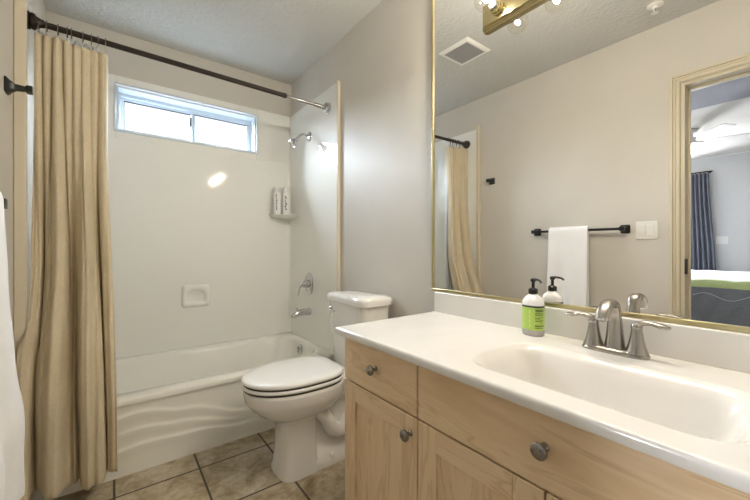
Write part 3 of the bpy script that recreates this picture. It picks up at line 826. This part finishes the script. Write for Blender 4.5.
md = tw.modifiers.new('bevel', 'BEVEL'); md.width = .008; md.segments = 3; md.limit_method = 'ANGLE'; md.angle_limit = R(50)
tag(tw, 'folded white terry towel draped over the black towel bar', 'towel')
def switch(x, y, z, n, s, label):
    e = empty('light_switch', (x, y, z), label, 'light switch'); hw_ = .0235*n+.010
    bm = bmesh.new(); box(bm, x, x+.006, y-hw_, y+hw_, z-.057, z+.057); finish('plate', bm, M['white'], e, bev=.003)
    for i in range(n):
        yy = y+(i-(n-1)/2)*.046
        bm = bmesh.new(); lo = [(x+.006, -.033), (x+.0085, -.033), (x+.011, .033), (x+.006, .033)]
        loft(bm, [[(a, yy-.0165, z+b) for a, b in lo], [(a, yy+.0165, z+b) for a, b in lo]]); finish('rocker', bm, M['white'], e, bev=.001)
switch(XL, .700, 1.172, 2, 1, 'white double rocker light switch between towel bar and doorway')

# ceiling vent and sprinkler
ve = empty('ceiling_vent', (.41, 1.55, ZC), 'square white slotted exhaust vent on the bathroom ceiling', 'vent')
vx_, vy_, vh = .41, 1.55, .125
bm = bmesh.new()
def fr(h, z): return [(vx_-h, vy_-h, z), (vx_+h, vy_-h, z), (vx_+h, vy_+h, z), (vx_-h, vy_+h, z)]
loft(bm, [fr(vh, ZC), fr(vh, ZC-.006), fr(vh-.012, ZC-.016), fr(vh-.026, ZC-.016), fr(vh-.026, ZC-.004)], False, False)
finish('frame', bm, M['white'], ve, bev=.001)
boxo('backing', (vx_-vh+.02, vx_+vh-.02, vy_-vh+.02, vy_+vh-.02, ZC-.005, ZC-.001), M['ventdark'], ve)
bm = bmesh.new(); hi = vh-.026
k = 15
for i in range(k):
    p = -hi+2*hi*(i+.5)/k; box(bm, vx_-hi, vx_+hi, vy_+p-.0035, vy_+p+.0035, ZC-.014, ZC-.006)
for i in range(k):
    p = -hi+2*hi*(i+.5)/k; box(bm, vx_+p-.002, vx_+p+.002, vy_-hi, vy_+hi, ZC-.013, ZC-.0065)
finish('grille', bm, mat('grille_white', (.34, .34, .34), .5), ve)
spk = empty('sprinkler', (-.08, .60, ZC), 'white round fire sprinkler on the ceiling', 'sprinkler')
bm = bmesh.new(); lathe(bm, (-.08, .60, ZC), (0, 0, -1), [(.038, 0), (.038, .004), (.030, .009), (.016, .011)], 28); finish('escutcheon', bm, M['white'], spk)
bm = bmesh.new(); lathe(bm, (-.08, .60, ZC-.008), (0, 0, -1), [(.013, 0), (.013, .012), (.009, .014)], 20)
for s in (-1, 1): tube(bm, [(-.08+s*.011, .60, ZC-.020), (-.08+s*.015, .60, ZC-.030), (-.08+s*.004, .60, ZC-.042)], .0025, 8, 4)
lathe(bm, (-.08, .60, ZC-.043), (0, 0, -1), [(.006, -.003), (.017, 0), (.017, .002), (.004, .002)], 16)
finish('sprinkler_head', bm, M['white'], spk)
bm = bmesh.new(); lathe(bm, (-.08, .60, ZC-.020), (0, 0, -1), [(.003, 0), (.003, .022)], 10); finish('glass_element', bm, M['black'], spk)

# ------------------------------------------------------------------ bedroom contents
bd = empty('bed', (-3.3, .6, 0), 'bed with white, lime and grey quilt seen in the bedroom', 'bed')
bx0, bx1, by0, by1, bt = -4.35, -2.2, -.35, 1.75, .73
boxo('mattress', (bx0+.05, bx1-.06, by0+.05, by1-.05, .32, .70), M['quiltw'], bd, bev=.04)
boxo('bed_base', (bx0+.08, bx1-.10, by0+.08, by1-.08, .03, .32), M['quiltd'], bd)
bm = bmesh.new(); NXq, NYq = 90, 80
# quilt: path along X over the top, band at the edge, then down the side; three materials by distance
path = []
for i in range(60): path.append((bx0+(bx1-.05-bx0)*i/59, bt))
for i in range(1, 9):
    a = PI/2*i/8; path.append((bx1-.05+.05*math.sin(a), bt-.05+.05*math.cos(a)))
for i in range(1, 26): path.append((bx1+.02*math.sin(i*.25), bt-.05-.58*i/25))
g = []
for i, (x, z) in enumerate(path):
    row = []
    for j in range(NYq+1):
        y = by0+(by1-by0)*j/NYq
        puff = .016*(abs(math.sin((y-by0)/.30*PI))**.5)*(abs(math.sin((x-bx0)/.36*PI))**.5) if i < 60 else 0
        drape = (.014*math.sin(y*17)+.008*math.sin(y*41+z*20)) if i >= 66 else 0
        row.append(bm.verts.new((x+drape, y, z+puff)))
    g.append(row)
for i in range(len(path)-1):
    for j in range(NYq):
        f = bm.faces.new((g[i][j], g[i+1][j], g[i+1][j+1], g[i][j+1]))
        f.material_index = 0 if i < 56 else (1 if i < 67 else 2)
q = finish('quilt', bm, [M['quiltw'], M['quiltg'], M['quiltd']], bd, ang=180, solid=.012)
# stitched wave on the grey drape
bm = bmesh.new()
pts = [(bx1+.040, .30+.06*i, .60+.03*math.sin(i*1.1)) for i in range(20)]
tube(bm, pts, .0025, 6, 4); finish('stitching', bm, M['quiltw'], bd)
cu = empty('window_curtain', (BX+.06, 1.2, .02), 'slate blue curtain hanging beside the bedroom window', 'curtain')
bm = bmesh.new(); g = []
for j in range(41):
    t = j/40; row = []
    z = 2.20+(.02-2.20)*t
    for i in range(101):
        s = i/100
        w0 = 1.10 - .08*sm(t*1.3) ; w1 = 1.42
        row.append(bm.verts.new((BX+.09+.028*math.sin(s*PI*2*7)+.006*math.sin(s*40+t*3), w0+(w1-w0)*s, z)))
    g.append(row)
for j in range(40):
    for i in range(100): bm.faces.new((g[j][i], g[j][i+1], g[j+1][i+1], g[j+1][i]))
finish('drape', bm, M['navy'], cu, ang=180, solid=.003)
bm = bmesh.new(); tube(bm, [(BX+.09, 1.06, 2.215), (BX+.09, 1.9, 2.215), (BX+.09, 2.56, 2.215)], .010, 10, 2)
lathe(bm, (BX+.0005, 1.10, 2.215), (1, 0, 0), [(.015, 0), (.006, .01), (.006, .09)], 12)
finish('rod', bm, M['bronze'], cu)
e = empty('wall_plate', (BX, 1.03, 1.18), 'white triple switch plate on the bedroom wall right of the curtain', 'switch plate')
boxo('plate', (BX+.0005, BX+.007, .955, 1.095, 1.125, 1.235), M['white'], e, bev=.003) if False else None
bm = bmesh.new(); box(bm, BX+.0005, BX+.007, .90, 1.04, 1.12, 1.235); finish('plate', bm, M['white'], e, bev=.003)
for i in range(3):
    yy = .97+(i-1)*.046; bm = bmesh.new(); box(bm, BX+.007, BX+.010, yy-.0165, yy+.0165, 1.145, 1.21); finish('rocker', bm, M['white'], e, bev=.001)
# ceiling fan
fcx, fcy = -3.03, .98
fn_ = empty('ceiling_fan', (fcx, fcy, BZ), 'white ceiling fan with glowing lamp bowl in the bedroom', 'ceiling fan')
bm = bmesh.new(); lathe(bm, (fcx, fcy, BZ), (0, 0, -1), [(.06, 0), (.06, .02), (.015, .04), (.015, .09), (.08, .10), (.10, .13), (.10, .17), (.06, .19)], 28); finish('motor', bm, M['white'], fn_)
for k in range(5):
    a = 2*PI*k/5+.62; bm = bmesh.new(); c, s = math.cos(a), math.sin(a)
    rg = []
    for rr_, w_ in ((.10, .02), (.16, .03), (.20, .055), (.60, .068), (.64, .05)):
        rg.append([(fcx+c*rr_-s*w_*p, fcy+s*rr_+c*w_*p, BZ-.150+q_+p*.010) for p, q_ in ((-1, 0), (1, 0), (1, .006), (-1, .006))])
    loft(bm, rg); finish('blade', bm, M['white'], fn_)
bm = bmesh.new(); lathe(bm, (fcx, fcy, BZ-.19), (0, 0, -1), [(.085, 0), (.10, .02), (.085, .06), (.05, .085), (.01, .095)], 28); finish('lamp_bowl', bm, M['fanglobe'], fn_)
